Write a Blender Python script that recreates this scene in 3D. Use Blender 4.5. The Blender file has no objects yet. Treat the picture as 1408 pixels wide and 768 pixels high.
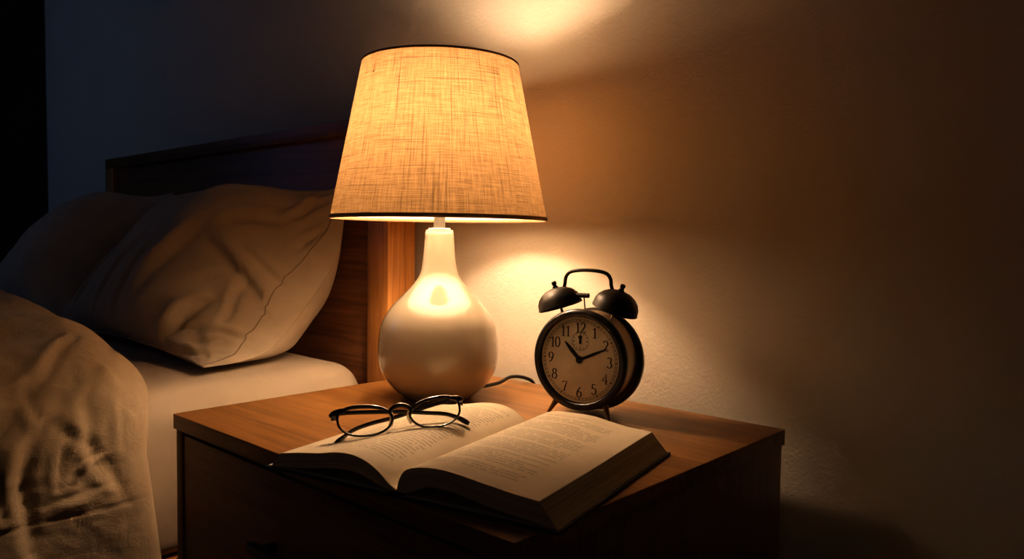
import bpy, bmesh, math, random
from math import sin, cos, pi, radians, sqrt, atan2
from mathutils import Vector, Matrix, noise

random.seed(7)
scene = bpy.context.scene
COL = scene.collection
TOP = 0.55                      # height of the nightstand top above the floor

# ------------------------------------------------------------------ helpers
def link(o, parent=None):
    COL.objects.link(o)
    if parent is not None:
        o.parent = parent
    return o

def thing(name, label, cat, loc=(0, 0, 0), rotz=0.0, group=None):
    o = bpy.data.objects.new(name, None)
    o.empty_display_size = 0.05
    o.location = loc
    o.rotation_euler = (0, 0, rotz)
    o['label'] = label
    o['category'] = cat
    if group:
        o['group'] = group
    return link(o)

def tag(o, label, cat, group=None):
    o['label'] = label
    o['category'] = cat
    if group:
        o['group'] = group
    return o

def finish(name, bm, mats, parent=None, smooth=True, angle=40, subsurf=0, loc=None):
    bmesh.ops.recalc_face_normals(bm, faces=bm.faces[:])
    me = bpy.data.meshes.new(name)
    if smooth:
        for f in bm.faces:
            f.smooth = True
        lim = radians(angle)
        for e in bm.edges:
            if len(e.link_faces) == 2:
                e.smooth = e.calc_face_angle(0) < lim
    bm.to_mesh(me)
    bm.free()
    for m in (mats if isinstance(mats, (list, tuple)) else [mats]):
        me.materials.append(m)
    o = bpy.data.objects.new(name, me)
    if loc is not None:
        o.location = loc
    if subsurf:
        s = o.modifiers.new('subsurf', 'SUBSURF')
        s.levels = s.render_levels = subsurf
    return link(o, parent)

def box(bm, x0, x1, y0, y1, z0, z1, bevel=0.0, seg=2):
    vs = [bm.verts.new((x, y, z)) for z in (z0, z1) for y in (y0, y1) for x in (x0, x1)]
    fs = [(0, 1, 3, 2), (4, 6, 7, 5), (0, 4, 5, 1), (2, 3, 7, 6), (0, 2, 6, 4), (1, 5, 7, 3)]
    faces = [bm.faces.new([vs[i] for i in f]) for f in fs]
    bmesh.ops.recalc_face_normals(bm, faces=faces)
    if bevel:
        es = set()
        for f in faces:
            es.update(f.edges)
        bmesh.ops.bevel(bm, geom=list(es), offset=bevel, segments=seg, profile=0.5, affect='EDGES')

def box_obj(name, dims, mat, parent=None, bevel=0.0, seg=2):
    bm = bmesh.new()
    box(bm, *dims, bevel=bevel, seg=seg)
    return finish(name, bm, mat, parent)

def lathe(bm, prof, n=64, mtx=None, close=False, uv=None):
    """prof: list of (r, z) turned about z"""
    rings = []
    for r, z in prof:
        if r < 1e-6:
            rings.append([bm.verts.new((0, 0, z))])
        else:
            rings.append([bm.verts.new((r * cos(2 * pi * k / n), r * sin(2 * pi * k / n), z)) for k in range(n)])
    pairs = list(zip(rings[:-1], rings[1:]))
    if close:
        pairs.append((rings[-1], rings[0]))
    for a, b in pairs:
        for k in range(n):
            k2 = (k + 1) % n
            if len(a) == 1 and len(b) == 1:
                continue
            if len(a) == 1:
                bm.faces.new((a[0], b[k], b[k2]))
            elif len(b) == 1:
                bm.faces.new((a[k], a[k2], b[0]))
            else:
                bm.faces.new((a[k], a[k2], b[k2], b[k]))
    if mtx is not None:
        vs = [v for r in rings for v in r]
        bmesh.ops.transform(bm, matrix=mtx, verts=vs)
    return rings

def catmull(pts, sub=8, closed=False):
    P = [Vector(p) for p in pts]
    n = len(P)
    out = []
    rng = range(n if closed else n - 1)
    for i in rng:
        p0 = P[(i - 1) % n] if (closed or i > 0) else P[0] * 2 - P[1]
        p1 = P[i]
        p2 = P[(i + 1) % n]
        p3 = P[(i + 2) % n] if (closed or i + 2 < n) else P[-1] * 2 - P[-2]
        for k in range(sub):
            t = k / sub
            out.append(0.5 * ((2 * p1) + (p2 - p0) * t + (2 * p0 - 5 * p1 + 4 * p2 - p3) * t * t + (3 * p1 - p0 - 3 * p2 + p3) * t ** 3))
    if not closed:
        out.append(P[-1].copy())
    return out

def tube(bm, pts, rad, n=12, closed=False, flat=None, up=None):
    """sweep a circle (or ellipse: flat=(ra, rb), up = direction of rb) along pts"""
    P = [Vector(p) for p in pts]
    m = len(P)
    rings = []
    prev = None
    for i in range(m):
        if closed:
            t = P[(i + 1) % m] - P[(i - 1) % m]
        else:
            t = P[min(i + 1, m - 1)] - P[max(i - 1, 0)]
        t.normalize()
        if up is not None:
            b = Vector(up) - t * Vector(up).dot(t)
            if b.length < 1e-6:
                b = t.orthogonal()
            b.normalize()
        elif prev is None:
            b = t.orthogonal().normalized()
        else:
            b = prev - t * prev.dot(t)
            b.normalize()
        prev = b
        a = t.cross(b)
        r = rad(i / (m - 1)) if callable(rad) else rad
        ra, rb = (r, r) if flat is None else ((flat(i / (m - 1)) if callable(flat) else flat))
        rings.append([bm.verts.new(P[i] + a * (ra * cos(2 * pi * k / n)) + b * (rb * sin(2 * pi * k / n))) for k in range(n)])
    prs = list(zip(rings[:-1], rings[1:]))
    if closed:
        prs.append((rings[-1], rings[0]))
    for A, B in prs:
        for k in range(n):
            k2 = (k + 1) % n
            bm.faces.new((A[k], A[k2], B[k2], B[k]))
    if not closed:
        bm.faces.new(rings[0])
        bm.faces.new(rings[-1])

def lerp_table(tab, x):
    if x <= tab[0][0]:
        return tab[0][1]
    for (x0, y0), (x1, y1) in zip(tab[:-1], tab[1:]):
        if x <= x1:
            f = (x - x0) / (x1 - x0)
            f = f * f * (3 - 2 * f) * 0.5 + f * 0.5
            return y0 + (y1 - y0) * f
    return tab[-1][1]

def smooth01(x):
    x = max(0.0, min(1.0, x))
    return x * x * (3 - 2 * x)

# ------------------------------------------------------------------ materials
class NT:
    def __init__(self, name):
        self.m = bpy.data.materials.new(name)
        self.m.use_nodes = True
        self.t = self.m.node_tree
        self.t.nodes.clear()
        self.out = self.n('ShaderNodeOutputMaterial')
    def n(self, typ, **kw):
        nd = self.t.nodes.new(typ)
        for k, v in kw.items():
            if k.startswith('i_'):
                nd.inputs[k[2:].replace('_', ' ')].default_value = v
            else:
                setattr(nd, k, v)
        return nd
    def l(self, a, b):
        self.t.links.new(a, b)
    def math(self, op, a, b=None, c=None, clamp=False):
        nd = self.n('ShaderNodeMath', operation=op)
        nd.use_clamp = clamp
        for i, v in enumerate((a, b, c)):
            if v is None:
                continue
            if isinstance(v, (int, float)):
                nd.inputs[i].default_value = v
            else:
                self.l(v, nd.inputs[i])
        return nd.outputs[0]
    def ramp(self, fac, stops):
        nd = self.n('ShaderNodeValToRGB')
        el = nd.color_ramp.elements
        el[0].position, el[0].color = stops[0][0], (*stops[0][1], 1)
        el[1].position, el[1].color = stops[-1][0], (*stops[-1][1], 1)
        for p, c in stops[1:-1]:
            e = el.new(p)
            e.color = (*c, 1)
        self.l(fac, nd.inputs[0])
        return nd.outputs[0]
    def coords(self, kind='Object', scale=(1, 1, 1), rot=(0, 0, 0)):
        tc = self.n('ShaderNodeTexCoord')
        mp = self.n('ShaderNodeMapping')
        mp.inputs['Scale'].default_value = scale
        mp.inputs['Rotation'].default_value = rot
        self.l(tc.outputs[kind], mp.inputs['Vector'])
        return mp.outputs[0]
    def noise(self, vec, scale=1.0, detail=4, rough=0.55, dist=0.0):
        nd = self.n('ShaderNodeTexNoise')
        nd.inputs['Scale'].default_value = scale
        nd.inputs['Detail'].default_value = detail
        nd.inputs['Roughness'].default_value = rough
        nd.inputs['Distortion'].default_value = dist
        self.l(vec, nd.inputs['Vector'])
        return nd.outputs['Fac']
    def bump(self, height, strength=0.3, dist=0.001):
        nd = self.n('ShaderNodeBump')
        nd.inputs['Strength'].default_value = strength
        nd.inputs['Distance'].default_value = dist
        self.l(height, nd.inputs['Height'])
        return nd.outputs['Normal']
    def principled(self, color=None, rough=0.5, metal=0.0, spec=0.5, normal=None, coat=0.0, sheen=0.0):
        p = self.n('ShaderNodeBsdfPrincipled')
        if color is not None:
            if isinstance(color, tuple):
                p.inputs['Base Color'].default_value = (*color, 1)
            else:
                self.l(color, p.inputs['Base Color'])
        if isinstance(rough, (int, float)):
            p.inputs['Roughness'].default_value = rough
        else:
            self.l(rough, p.inputs['Roughness'])
        p.inputs['Metallic'].default_value = metal
        p.inputs['Specular IOR Level'].default_value = spec
        p.inputs['Coat Weight'].default_value = coat
        p.inputs['Coat Roughness'].default_value = 0.03
        p.inputs['Sheen Weight'].default_value = sheen
        if normal is not None:
            self.l(normal, p.inputs['Normal'])
        return p
    def done(self, shader):
        self.l(shader, self.out.inputs['Surface'])
        return self.m

def mat_wood(name, dark, mid, light, axis, rough=0.42, fine=1.0):
    """streaky oak-like veneer, grain along the given object axis"""
    N = NT(name)
    i = 'xyz'.index(axis)
    sc = [46.0, 46.0, 46.0]; sc[i] = 1.6
    v = N.coords('Object', tuple(sc))
    a = N.noise(v, 1.0, 5, 0.6, 0.25)
    sc2 = [210.0 * fine] * 3; sc2[i] = 7.0
    b = N.noise(N.coords('Object', tuple(sc2)), 1.0, 3, 0.6)
    sc3 = [9.0] * 3; sc3[i] = 0.8
    c = N.noise(N.coords('Object', tuple(sc3)), 1.0, 3, 0.5, 0.6)
    f = N.math('ADD', N.math('MULTIPLY', a, 0.42), N.math('ADD', N.math('MULTIPLY', b, 0.42), N.math('MULTIPLY', c, 0.16)))
    colr = N.ramp(f, [(0.36, dark), (0.5, mid), (0.64, light)])
    nrm = N.bump(N.math('ADD', N.math('MULTIPLY', b, 0.7), N.math('MULTIPLY', a, 0.3)), 0.25, 0.0006)
    rg = N.math('ADD', N.math('MULTIPLY', b, 0.2), rough - 0.1)
    return N.done(N.principled(colr, rg, 0, 0.4, nrm).outputs[0])

def mat_plain(name, col, rough=0.5, metal=0.0, spec=0.5, coat=0.0, bump=0.0, bscale=400):
    N = NT(name)
    v = N.coords('Object')
    n1 = N.noise(v, 30, 3)
    c = N.ramp(n1, [(0.3, tuple(x * 0.88 for x in col)), (0.7, tuple(min(1, x * 1.08) for x in col))])
    nrm = N.bump(N.noise(v, bscale, 3), bump, 0.0005) if bump else None
    return N.done(N.principled(c, rough, metal, spec, nrm, coat).outputs[0])

def mat_wall(name, c1, c2):
    N = NT(name)
    v = N.coords('Object')
    big = N.noise(v, 2.2, 3)
    colr = N.ramp(big, [(0.3, c1), (0.7, c2)])
    peel = N.math('ADD', N.math('MULTIPLY', N.noise(v, 190, 4, 0.6), 0.7), N.math('MULTIPLY', N.noise(v, 60, 3), 0.5))
    return N.done(N.principled(colr, 0.82, 0, 0.25, N.bump(peel, 0.55, 0.0022)).outputs[0])

def mat_cloth(name, c1, c2, weave=900.0, wr=0.25):
    N = NT(name)
    v = N.coords('Object')
    n1 = N.noise(v, 14, 5, 0.6)
    colr = N.ramp(n1, [(0.3, c1), (0.7, c2)])
    w1 = N.noise(N.coords('Object', (weave, weave * .12, weave)), 1, 2)
    w2 = N.noise(N.coords('Object', (weave * .12, weave, weave)), 1, 2)
    wr_n = N.noise(v, 26, 5, 0.62, 0.6)
    h = N.math('ADD', N.math('MULTIPLY', N.math('ADD', w1, w2), 0.12), N.math('MULTIPLY', wr_n, 1.0))
    return N.done(N.principled(colr, 0.9, 0, 0.15, N.bump(h, wr, 0.006), 0, 0.12).outputs[0])

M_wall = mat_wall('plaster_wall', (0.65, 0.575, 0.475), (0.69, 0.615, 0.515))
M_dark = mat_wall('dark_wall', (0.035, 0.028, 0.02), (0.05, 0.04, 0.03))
M_ceil = mat_plain('ceiling_paint', (0.25, 0.23, 0.21), 0.9)
M_floor = mat_wood('floor_wood', (0.03, 0.018, 0.01), (0.06, 0.035, 0.02), (0.09, 0.055, 0.03), 'x')
M_top = mat_wood('oak_top', (0.15, 0.064, 0.017), (0.30, 0.135, 0.037), (0.44, 0.212, 0.064), 'x')
M_sidev = mat_wood('oak_vertical', (0.14, 0.055, 0.018), (0.26, 0.11, 0.035), (0.36, 0.165, 0.055), 'z')
M_front = mat_wood('oak_front', (0.12, 0.045, 0.015), (0.24, 0.10, 0.035), (0.34, 0.15, 0.055), 'x')
M_inner = mat_plain('cabinet_inside', (0.03, 0.018, 0.01), 0.8)
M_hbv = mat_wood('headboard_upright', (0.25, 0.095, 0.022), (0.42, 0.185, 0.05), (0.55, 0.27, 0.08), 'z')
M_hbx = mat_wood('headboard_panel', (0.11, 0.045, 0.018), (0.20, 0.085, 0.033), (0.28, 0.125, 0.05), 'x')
M_sheet = mat_cloth('sheet_cotton', (0.46, 0.37, 0.28), (0.50, 0.41, 0.31), 1100, 0.16)
M_pillow = mat_cloth('pillow_linen', (0.42, 0.34, 0.25), (0.48, 0.39, 0.29), 800, 0.30)
M_duvet = mat_cloth('duvet_linen', (0.44, 0.34, 0.23), (0.50, 0.395, 0.275), 700, 0.5)
M_black = mat_plain('black_enamel', (0.012, 0.010, 0.009), 0.32, 0.0, 0.5, 0.3)
M_blackm = mat_plain('black_painted_metal', (0.02, 0.016, 0.012), 0.42, 0.55, 0.5)
M_steel = mat_plain('worn_steel', (0.42, 0.36, 0.30), 0.3, 1.0)
M_bronze = mat_plain('bronze_metal', (0.26, 0.15, 0.085), 0.34, 0.9)
M_case = mat_plain('clock_case_metal', (0.50, 0.38, 0.26), 0.38, 0.75)
M_ink = mat_plain('dial_ink', (0.012, 0.010, 0.008), 0.6)
M_dial = mat_plain('dial_paper', (0.80, 0.70, 0.55), 0.6, 0, 0.3)
M_brushed = mat_plain('brushed_nickel', (0.12, 0.105, 0.085), 0.5, 0.4)
M_cord = mat_plain('black_rubber', (0.012, 0.011, 0.010), 0.45)
M_trim = mat_plain('shade_edge_band', (0.30, 0.17, 0.08), 0.8)
M_frame = mat_plain('tortoise_acetate', (0.022, 0.012, 0.009), 0.16, 0, 0.5, 0.5)
M_cover = mat_plain('dark_book_cloth', (0.014, 0.017, 0.024), 0.55, 0, 0.5, 0, 0.4, 900)
M_endpaper = mat_plain('endpaper', (0.62, 0.54, 0.42), 0.8)

def GLAZE(N, c):
    p = N.principled(c, 0.03, 0, 0.4, None, 0.8)
    p.inputs['IOR'].default_value = 1.6
    p.inputs['Coat IOR'].default_value = 1.55
    p.inputs['Coat Roughness'].default_value = 0.015
    return p.outputs[0]
def mat_ceramic():
    N = NT('glazed_ceramic')
    v = N.coords('Object')
    c = N.ramp(N.noise(v, 6, 2), [(0.3, (0.44, 0.375, 0.29)), (0.7, (0.47, 0.405, 0.315))])
    return N.done(GLAZE(N, c))
M_ceramic = mat_ceramic()

def mat_glass(name, refl=1.0):
    N = NT(name)
    fr = N.n('ShaderNodeFresnel'); fr.inputs['IOR'].default_value = 1.45
    tr = N.n('ShaderNodeBsdfTransparent'); tr.inputs[0].default_value = (0.97, 0.97, 0.96, 1)
    gl = N.n('ShaderNodeBsdfGlossy'); gl.inputs['Roughness'].default_value = 0.02
    mx = N.n('ShaderNodeMixShader')
    N.l(N.math('MULTIPLY', fr.outputs[0], refl, clamp=True), mx.inputs[0])
    N.l(tr.outputs[0], mx.inputs[1]); N.l(gl.outputs[0], mx.inputs[2])
    return N.done(mx.outputs[0])
M_glass = mat_glass('thin_glass', 0.9)
M_dialglass = mat_glass('dial_glass', 0.5)

def mat_pad():
    N = NT('clear_nose_pad')
    p = N.principled((0.75, 0.62, 0.45), 0.2)
    tr = N.n('ShaderNodeBsdfTransparent')
    mx = N.n('ShaderNodeMixShader'); mx.inputs[0].default_value = 0.45
    N.l(p.outputs[0], mx.inputs[1]); N.l(tr.outputs[0], mx.inputs[2])
    return N.done(mx.outputs[0])
M_pad = mat_pad()

def mat_bulb():
    N = NT('frosted_bulb')
    e = N.n('ShaderNodeEmission')
    e.inputs['Color'].default_value = (1.0, 0.69, 0.44, 1)
    e.inputs['Strength'].default_value = BULB
    return N.done(e.outputs[0])

BULB = 250.0

def mat_shade():
    """woven linen: outside tan cloth, inside pale lining, light passes through the weave"""
    N = NT('linen_lampshade')
    tc = N.n('ShaderNodeTexCoord')
    def mapped(sx, sy, rot=0.0):
        mp = N.n('ShaderNodeMapping')
        mp.inputs['Scale'].default_value = (sx, sy, 1)
        mp.inputs['Rotation'].default_value = (0, 0, rot)
        N.l(tc.outputs['UV'], mp.inputs['Vector'])
        return mp.outputs[0]
    # UV in metres round the shade / up the shade
    th = N.noise(mapped(26, 620, 0.035), 1, 4, 0.75)      # weft threads
    tv = N.noise(mapped(620, 22, 0.02), 1, 4, 0.75)       # warp threads
    slub_h = N.noise(mapped(6, 300, 0.06), 1, 2, 0.5)
    slub_v = N.noise(mapped(260, 5, 0.05), 1, 2, 0.5)
    sh = N.math('SUBTRACT', 1.0, N.math('MULTIPLY', N.math('SUBTRACT', slub_h, 0.57, clamp=True), 2.6, clamp=True))
    sv = N.math('SUBTRACT', 1.0, N.math('MULTIPLY', N.math('SUBTRACT', slub_v, 0.57, clamp=True), 2.6, clamp=True))
    weave = N.math('ADD', N.math('MULTIPLY', th, 0.5), N.math('MULTIPLY', tv, 0.5))
    wv = N.n('ShaderNodeMapRange')
    wv.inputs[1].default_value = 0.38; wv.inputs[2].default_value = 0.62
    wv.inputs[3].default_value = 0.45; wv.inputs[4].default_value = 1.2
    N.l(weave, wv.inputs[0])
    f = N.math('MULTIPLY', wv.outputs[0], N.math('MULTIPLY', sh, sv))
    def scaled(col):
        mx = N.n('ShaderNodeMix', data_type='RGBA', blend_type='MULTIPLY')
        mx.inputs[0].default_value = 1.0
        mx.inputs[6].default_value = (*col, 1)
        N.l(f, mx.inputs[7])
        return mx.outputs[2]
    trans = N.n('ShaderNodeBsdfTranslucent')
    N.l(scaled((0.094, 0.056, 0.0255)), trans.inputs['Color'])
    dif_out = N.n('ShaderNodeBsdfDiffuse')
    N.l(scaled((0.42, 0.29, 0.17)), dif_out.inputs['Color'])
    dif_in = N.n('ShaderNodeBsdfDiffuse')
    dif_in.inputs['Color'].default_value = (0.87, 0.81, 0.72, 1)
    geo = N.n('ShaderNodeNewGeometry')
    side = N.n('ShaderNodeMixShader')
    N.l(geo.outputs['Backfacing'], side.inputs[0])
    N.l(dif_out.outputs[0], side.inputs[1]); N.l(dif_in.outputs[0], side.inputs[2])
    add = N.n('ShaderNodeAddShader')
    N.l(side.outputs[0], add.inputs[0]); N.l(trans.outputs[0], add.inputs[1])
    return N.done(add.outputs[0])

def mat_page(name, nlines, ragged, seed):
    """printed page; UV u from gutter (0) to fore-edge (1), v from foot (0) to head (1)"""
    N = NT(name)
    tc = N.n('ShaderNodeTexCoord')
    sp = N.n('ShaderNodeSeparateXYZ')
    N.l(tc.outputs['UV'], sp.inputs[0])
    u, v = sp.outputs[0], sp.outputs[1]
    y = N.math('MULTIPLY', v, nlines)
    row = N.math('FLOOR', y)
    fr = N.math('FRACT', y)
    def rnd(off):
        w = N.n('ShaderNodeTexWhiteNoise', noise_dimensions='1D')
        N.l(N.math('ADD', row, seed + off), w.inputs['W'])
        return w.outputs[0]
    cv = N.n('ShaderNodeCombineXYZ')
    N.l(N.math('MULTIPLY', u, 34.0), cv.inputs[0]); N.l(N.math('MULTIPLY', row, 7.31), cv.inputs[1])
    words = N.noise(cv.outputs[0], 1.0, 1, 0.5)
    cv2 = N.n('ShaderNodeCombineXYZ')
    N.l(N.math('MULTIPLY', u, 150.0), cv2.inputs[0]); N.l(N.math('MULTIPLY', y, 3.1), cv2.inputs[1])
    letters = N.noise(cv2.outputs[0], 1.0, 1, 0.5)
    ink = N.math('GREATER_THAN', words, 0.40)
    ink = N.math('MULTIPLY', ink, N.math('MULTIPLY_ADD', letters, 1.6, -0.25, clamp=True))
    ink = N.math('MULTIPLY', ink, N.math('MULTIPLY', N.math('GREATER_THAN', fr, 0.25), N.math('LESS_THAN', fr, 0.72)))
    # margins with a ragged line end, blank lines between paragraphs, a running head
    r1 = rnd(0.0)
    if ragged:
        lo = N.math('MULTIPLY_ADD', r1, 0.035, 0.19)
        hi = 0.86
    else:
        lo = 0.17
        hi = N.math('SUBTRACT', 0.80, N.math('MULTIPLY', N.math('POWER', r1, 5.0), 0.35))
    ink = N.math('MULTIPLY', ink, N.math('GREATER_THAN', u, lo))
    ink = N.math('MULTIPLY', ink, N.math('LESS_THAN', u, hi))
    body = N.math('MULTIPLY', N.math('GREATER_THAN', v, 0.09), N.math('LESS_THAN', v, 0.89))
    head = N.math('MULTIPLY', N.math('GREATER_THAN', v, 0.915), N.math('LESS_THAN', v, 0.94))
    if not ragged:
        gap = N.math('LESS_THAN', N.math('MODULO', row, 7.0), 0.5)
        body = N.math('MULTIPLY', body, N.math('SUBTRACT', 1.0, gap))
    ink = N.math('MULTIPLY', ink, N.math('ADD', body, head, clamp=True))
    mx = N.n('ShaderNodeMix', data_type='RGBA')
    paper = N.ramp(N.noise(N.coords('Object'), 25, 4), [(0.3, (0.66, 0.54, 0.38)), (0.7, (0.72, 0.60, 0.43))])
    N.l(N.math('MULTIPLY', ink, 0.62), mx.inputs[0])
    N.l(paper, mx.inputs[6])
    mx.inputs[7].default_value = (0.10, 0.07, 0.04, 1)
    nrm = N.bump(N.noise(N.coords('Object'), 60, 3), 0.12, 0.002)
    return N.done(N.principled(mx.outputs[2], 0.75, 0, 0.25, nrm).outputs[0])

def mat_page_edge():
    """stacked sheets: UV v counts through the thickness"""
    N = NT('page_edges')
    n1 = N.noise(N.coords('UV', (1.2, 70, 1)), 1, 3, 0.7)
    n2 = N.noise(N.coords('UV', (0.8, 9, 1)), 1, 2, 0.5)
    f = N.math('ADD', N.math('MULTIPLY', n1, 0.6), N.math('MULTIPLY', n2, 0.4))
    c = N.ramp(f, [(0.38, (0.36, 0.27, 0.14)), (0.5, (0.70, 0.58, 0.36)), (0.62, (0.86, 0.74, 0.52))])
    return N.done(N.principled(c, 0.8, 0, 0.2, N.bump(n1, 0.5, 0.001)).outputs[0])

M_pageR = mat_page('printed_page_right', 44.0, False, 3.0)
M_pageL = mat_page('printed_page_left', 44.0, True, 57.0)
M_pedge = mat_page_edge()

# ------------------------------------------------------------------ the room
def structure(name, dims, mat):
    o = box_obj(name, dims, mat)
    o['kind'] = 'structure'
    return o

XL, XR, YF, CEIL = -2.558, 2.6, -3.2, 2.5
WY = 0.036
structure('wall_back', (XL - 0.1, XR + 0.1, WY, WY + 0.1, -0.1, CEIL + 0.1), M_wall)
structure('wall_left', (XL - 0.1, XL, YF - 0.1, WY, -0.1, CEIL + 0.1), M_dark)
structure('floor', (XL, XR + 0.1, YF - 0.1, WY, -0.1, 0.0), M_floor)
structure('ceiling', (XL, XR + 0.1, YF - 0.1, WY, CEIL, CEIL + 0.1), M_ceil)
structure('wall_right', (XR, XR + 0.1, YF - 0.1, WY, -0.1, CEIL + 0.1), M_wall)
structure('wall_front', (XL, XR, YF - 0.1, YF, -0.1, CEIL + 0.1), M_wall)
structure('baseboard_back', (XL, XR, WY - 0.009, WY, 0.0, 0.09), mat_plain('baseboard_paint', (0.5, 0.44, 0.37), 0.6))

# ------------------------------------------------------------------ nightstand
NW, ND = 0.6451, 0.5354
YB = -0.0105                    # back edge of the top
YFN = YB - ND                   # front edge
ns = thing('nightstand', 'oak nightstand with drawers, carrying the lamp, clock and open book', 'nightstand', (NW / 2, (YB + YFN) / 2, 0))
def nb(name, x0, x1, y0, y1, z0, z1, mat, bevel=0.0008, parent=ns):
    cx, cy = NW / 2, (YB + YFN) / 2
    if parent is not ns:
        return box_obj(name, (x0 - cx, x1 - cx, y0 - cy, y1 - cy, z0, z1), mat, parent, bevel)
    return box_obj(name, (x0 - cx, x1 - cx, y0 - cy, y1 - cy, z0, z1), mat, ns, bevel)
nb('top_panel', 0, NW, YFN, YB, TOP - 0.021, TOP, M_top, 0.0012)
IN = 0.003
ZB = 0.09
nb('side_panel', IN, IN + 0.018, YFN + IN, YB - IN, ZB, TOP - 0.021, M_sidev)
nb('side_panel', NW - IN - 0.018, NW - IN, YFN + IN, YB - IN, ZB, TOP - 0.021, M_sidev)
nb('back_panel', IN + 0.018, NW - IN - 0.018, YB - 0.02, YB - 0.01, ZB, TOP - 0.021, M_inner)
nb('bottom_panel', IN + 0.018, NW - IN - 0.018, YFN + 0.01, YB - 0.02, ZB, ZB + 0.018, M_sidev)
for lx in (0.04, NW - 0.04):
    for ly in (YFN + 0.05, YB - 0.05):
        bm = bmesh.new()
        lathe(bm, [(0, ZB), (0.019, ZB), (0.014, 0.004), (0.012, 0.0), (0, 0.0)], 20, Matrix.Translation((lx - NW / 2, ly - (YB + YFN) / 2, 0)))
        finish('leg', bm, M_sidev, ns)
dx0, dx1 = IN + 0.018 + 0.0035, NW - IN - 0.018 - 0.0035
for z1, z0 in ((TOP - 0.0275, TOP - 0.232), (TOP - 0.236, ZB + 0.022)):
    dr = nb('drawer', dx0, dx1, YFN + 0.0045, YFN + 0.023, z0, z1, M_front)
    # drawer box behind the front
    nb('drawer_tray', dx0 + 0.012, dx1 - 0.012, YFN + 0.0232, YB - 0.05, z0 + 0.02, z1 - 0.03, M_inner, 0.0, dr)
    zc = TOP - 0.114 if z1 > TOP - 0.1 else (z0 + z1) / 2 + 0.05
    bm = bmesh.new()
    cx, cy = NW / 2, (YB + YFN) / 2
    box(bm, 0.2405 - cx, 0.405 - cx, YFN - 0.021 - cy, YFN - 0.011 - cy, zc - 0.005, zc + 0.005, 0.0015)
    for hx in (0.262, 0.383):
        box(bm, hx - 0.005 - cx, hx + 0.005 - cx, YFN - 0.0115 - cy, YFN + 0.0048 - cy, zc - 0.004, zc + 0.004, 0.0008)
    finish('handle', bm, M_blackm, dr)

# ------------------------------------------------------------------ bed frame, mattress
HX1, HX0, HY = -0.127, -1.597, -0.073
HZ = TOP + 0.489
bed = thing('bed_frame', 'wooden bed frame with a tall framed headboard against the wall', 'bed', ((HX0 + HX1) / 2, -1.0, 0))
BO = Vector(bed.location)
def bb(name, x0, x1, y0, y1, z0, z1, mat, bevel=0.001, parent=bed):
    return box_obj(name, (x0 - BO.x, x1 - BO.x, y0 - BO.y, y1 - BO.y, z0, z1), mat, parent, bevel)
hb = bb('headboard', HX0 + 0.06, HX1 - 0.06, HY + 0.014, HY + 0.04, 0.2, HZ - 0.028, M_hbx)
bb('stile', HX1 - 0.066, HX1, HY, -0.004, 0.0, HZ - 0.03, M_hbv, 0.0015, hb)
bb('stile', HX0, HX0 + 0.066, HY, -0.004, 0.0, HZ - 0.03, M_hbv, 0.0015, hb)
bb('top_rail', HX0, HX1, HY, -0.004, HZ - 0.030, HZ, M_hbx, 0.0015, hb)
MX1, MX0 = -0.150, -1.574
MZ0, MZ1 = TOP - 0.27, TOP + 0.0
YE = -2.10
bb('side_rail', MX1 - 0.03, MX1 - 0.002, YE, HY, 0.13, MZ0 - 0.002, M_hbv)
bb('side_rail', MX0 + 0.002, MX0 + 0.03, YE, HY, 0.13, MZ0 - 0.002, M_hbv)
bb('foot_rail', MX0 + 0.031, MX1 - 0.031, YE, YE + 0.03, 0.13, MZ0 - 0.002, M_hbx)
bb('slat_base', MX0 + 0.031, MX1 - 0.031, YE + 0.031, HY, MZ0 - 0.03, MZ0 - 0.002, M_hbx)
for lx in (MX0 + 0.04, MX1 - 0.04):
    bb('leg', lx - 0.025, lx + 0.025, YE + 0.01, YE + 0.06, 0.0, 0.13, M_hbv)

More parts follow.
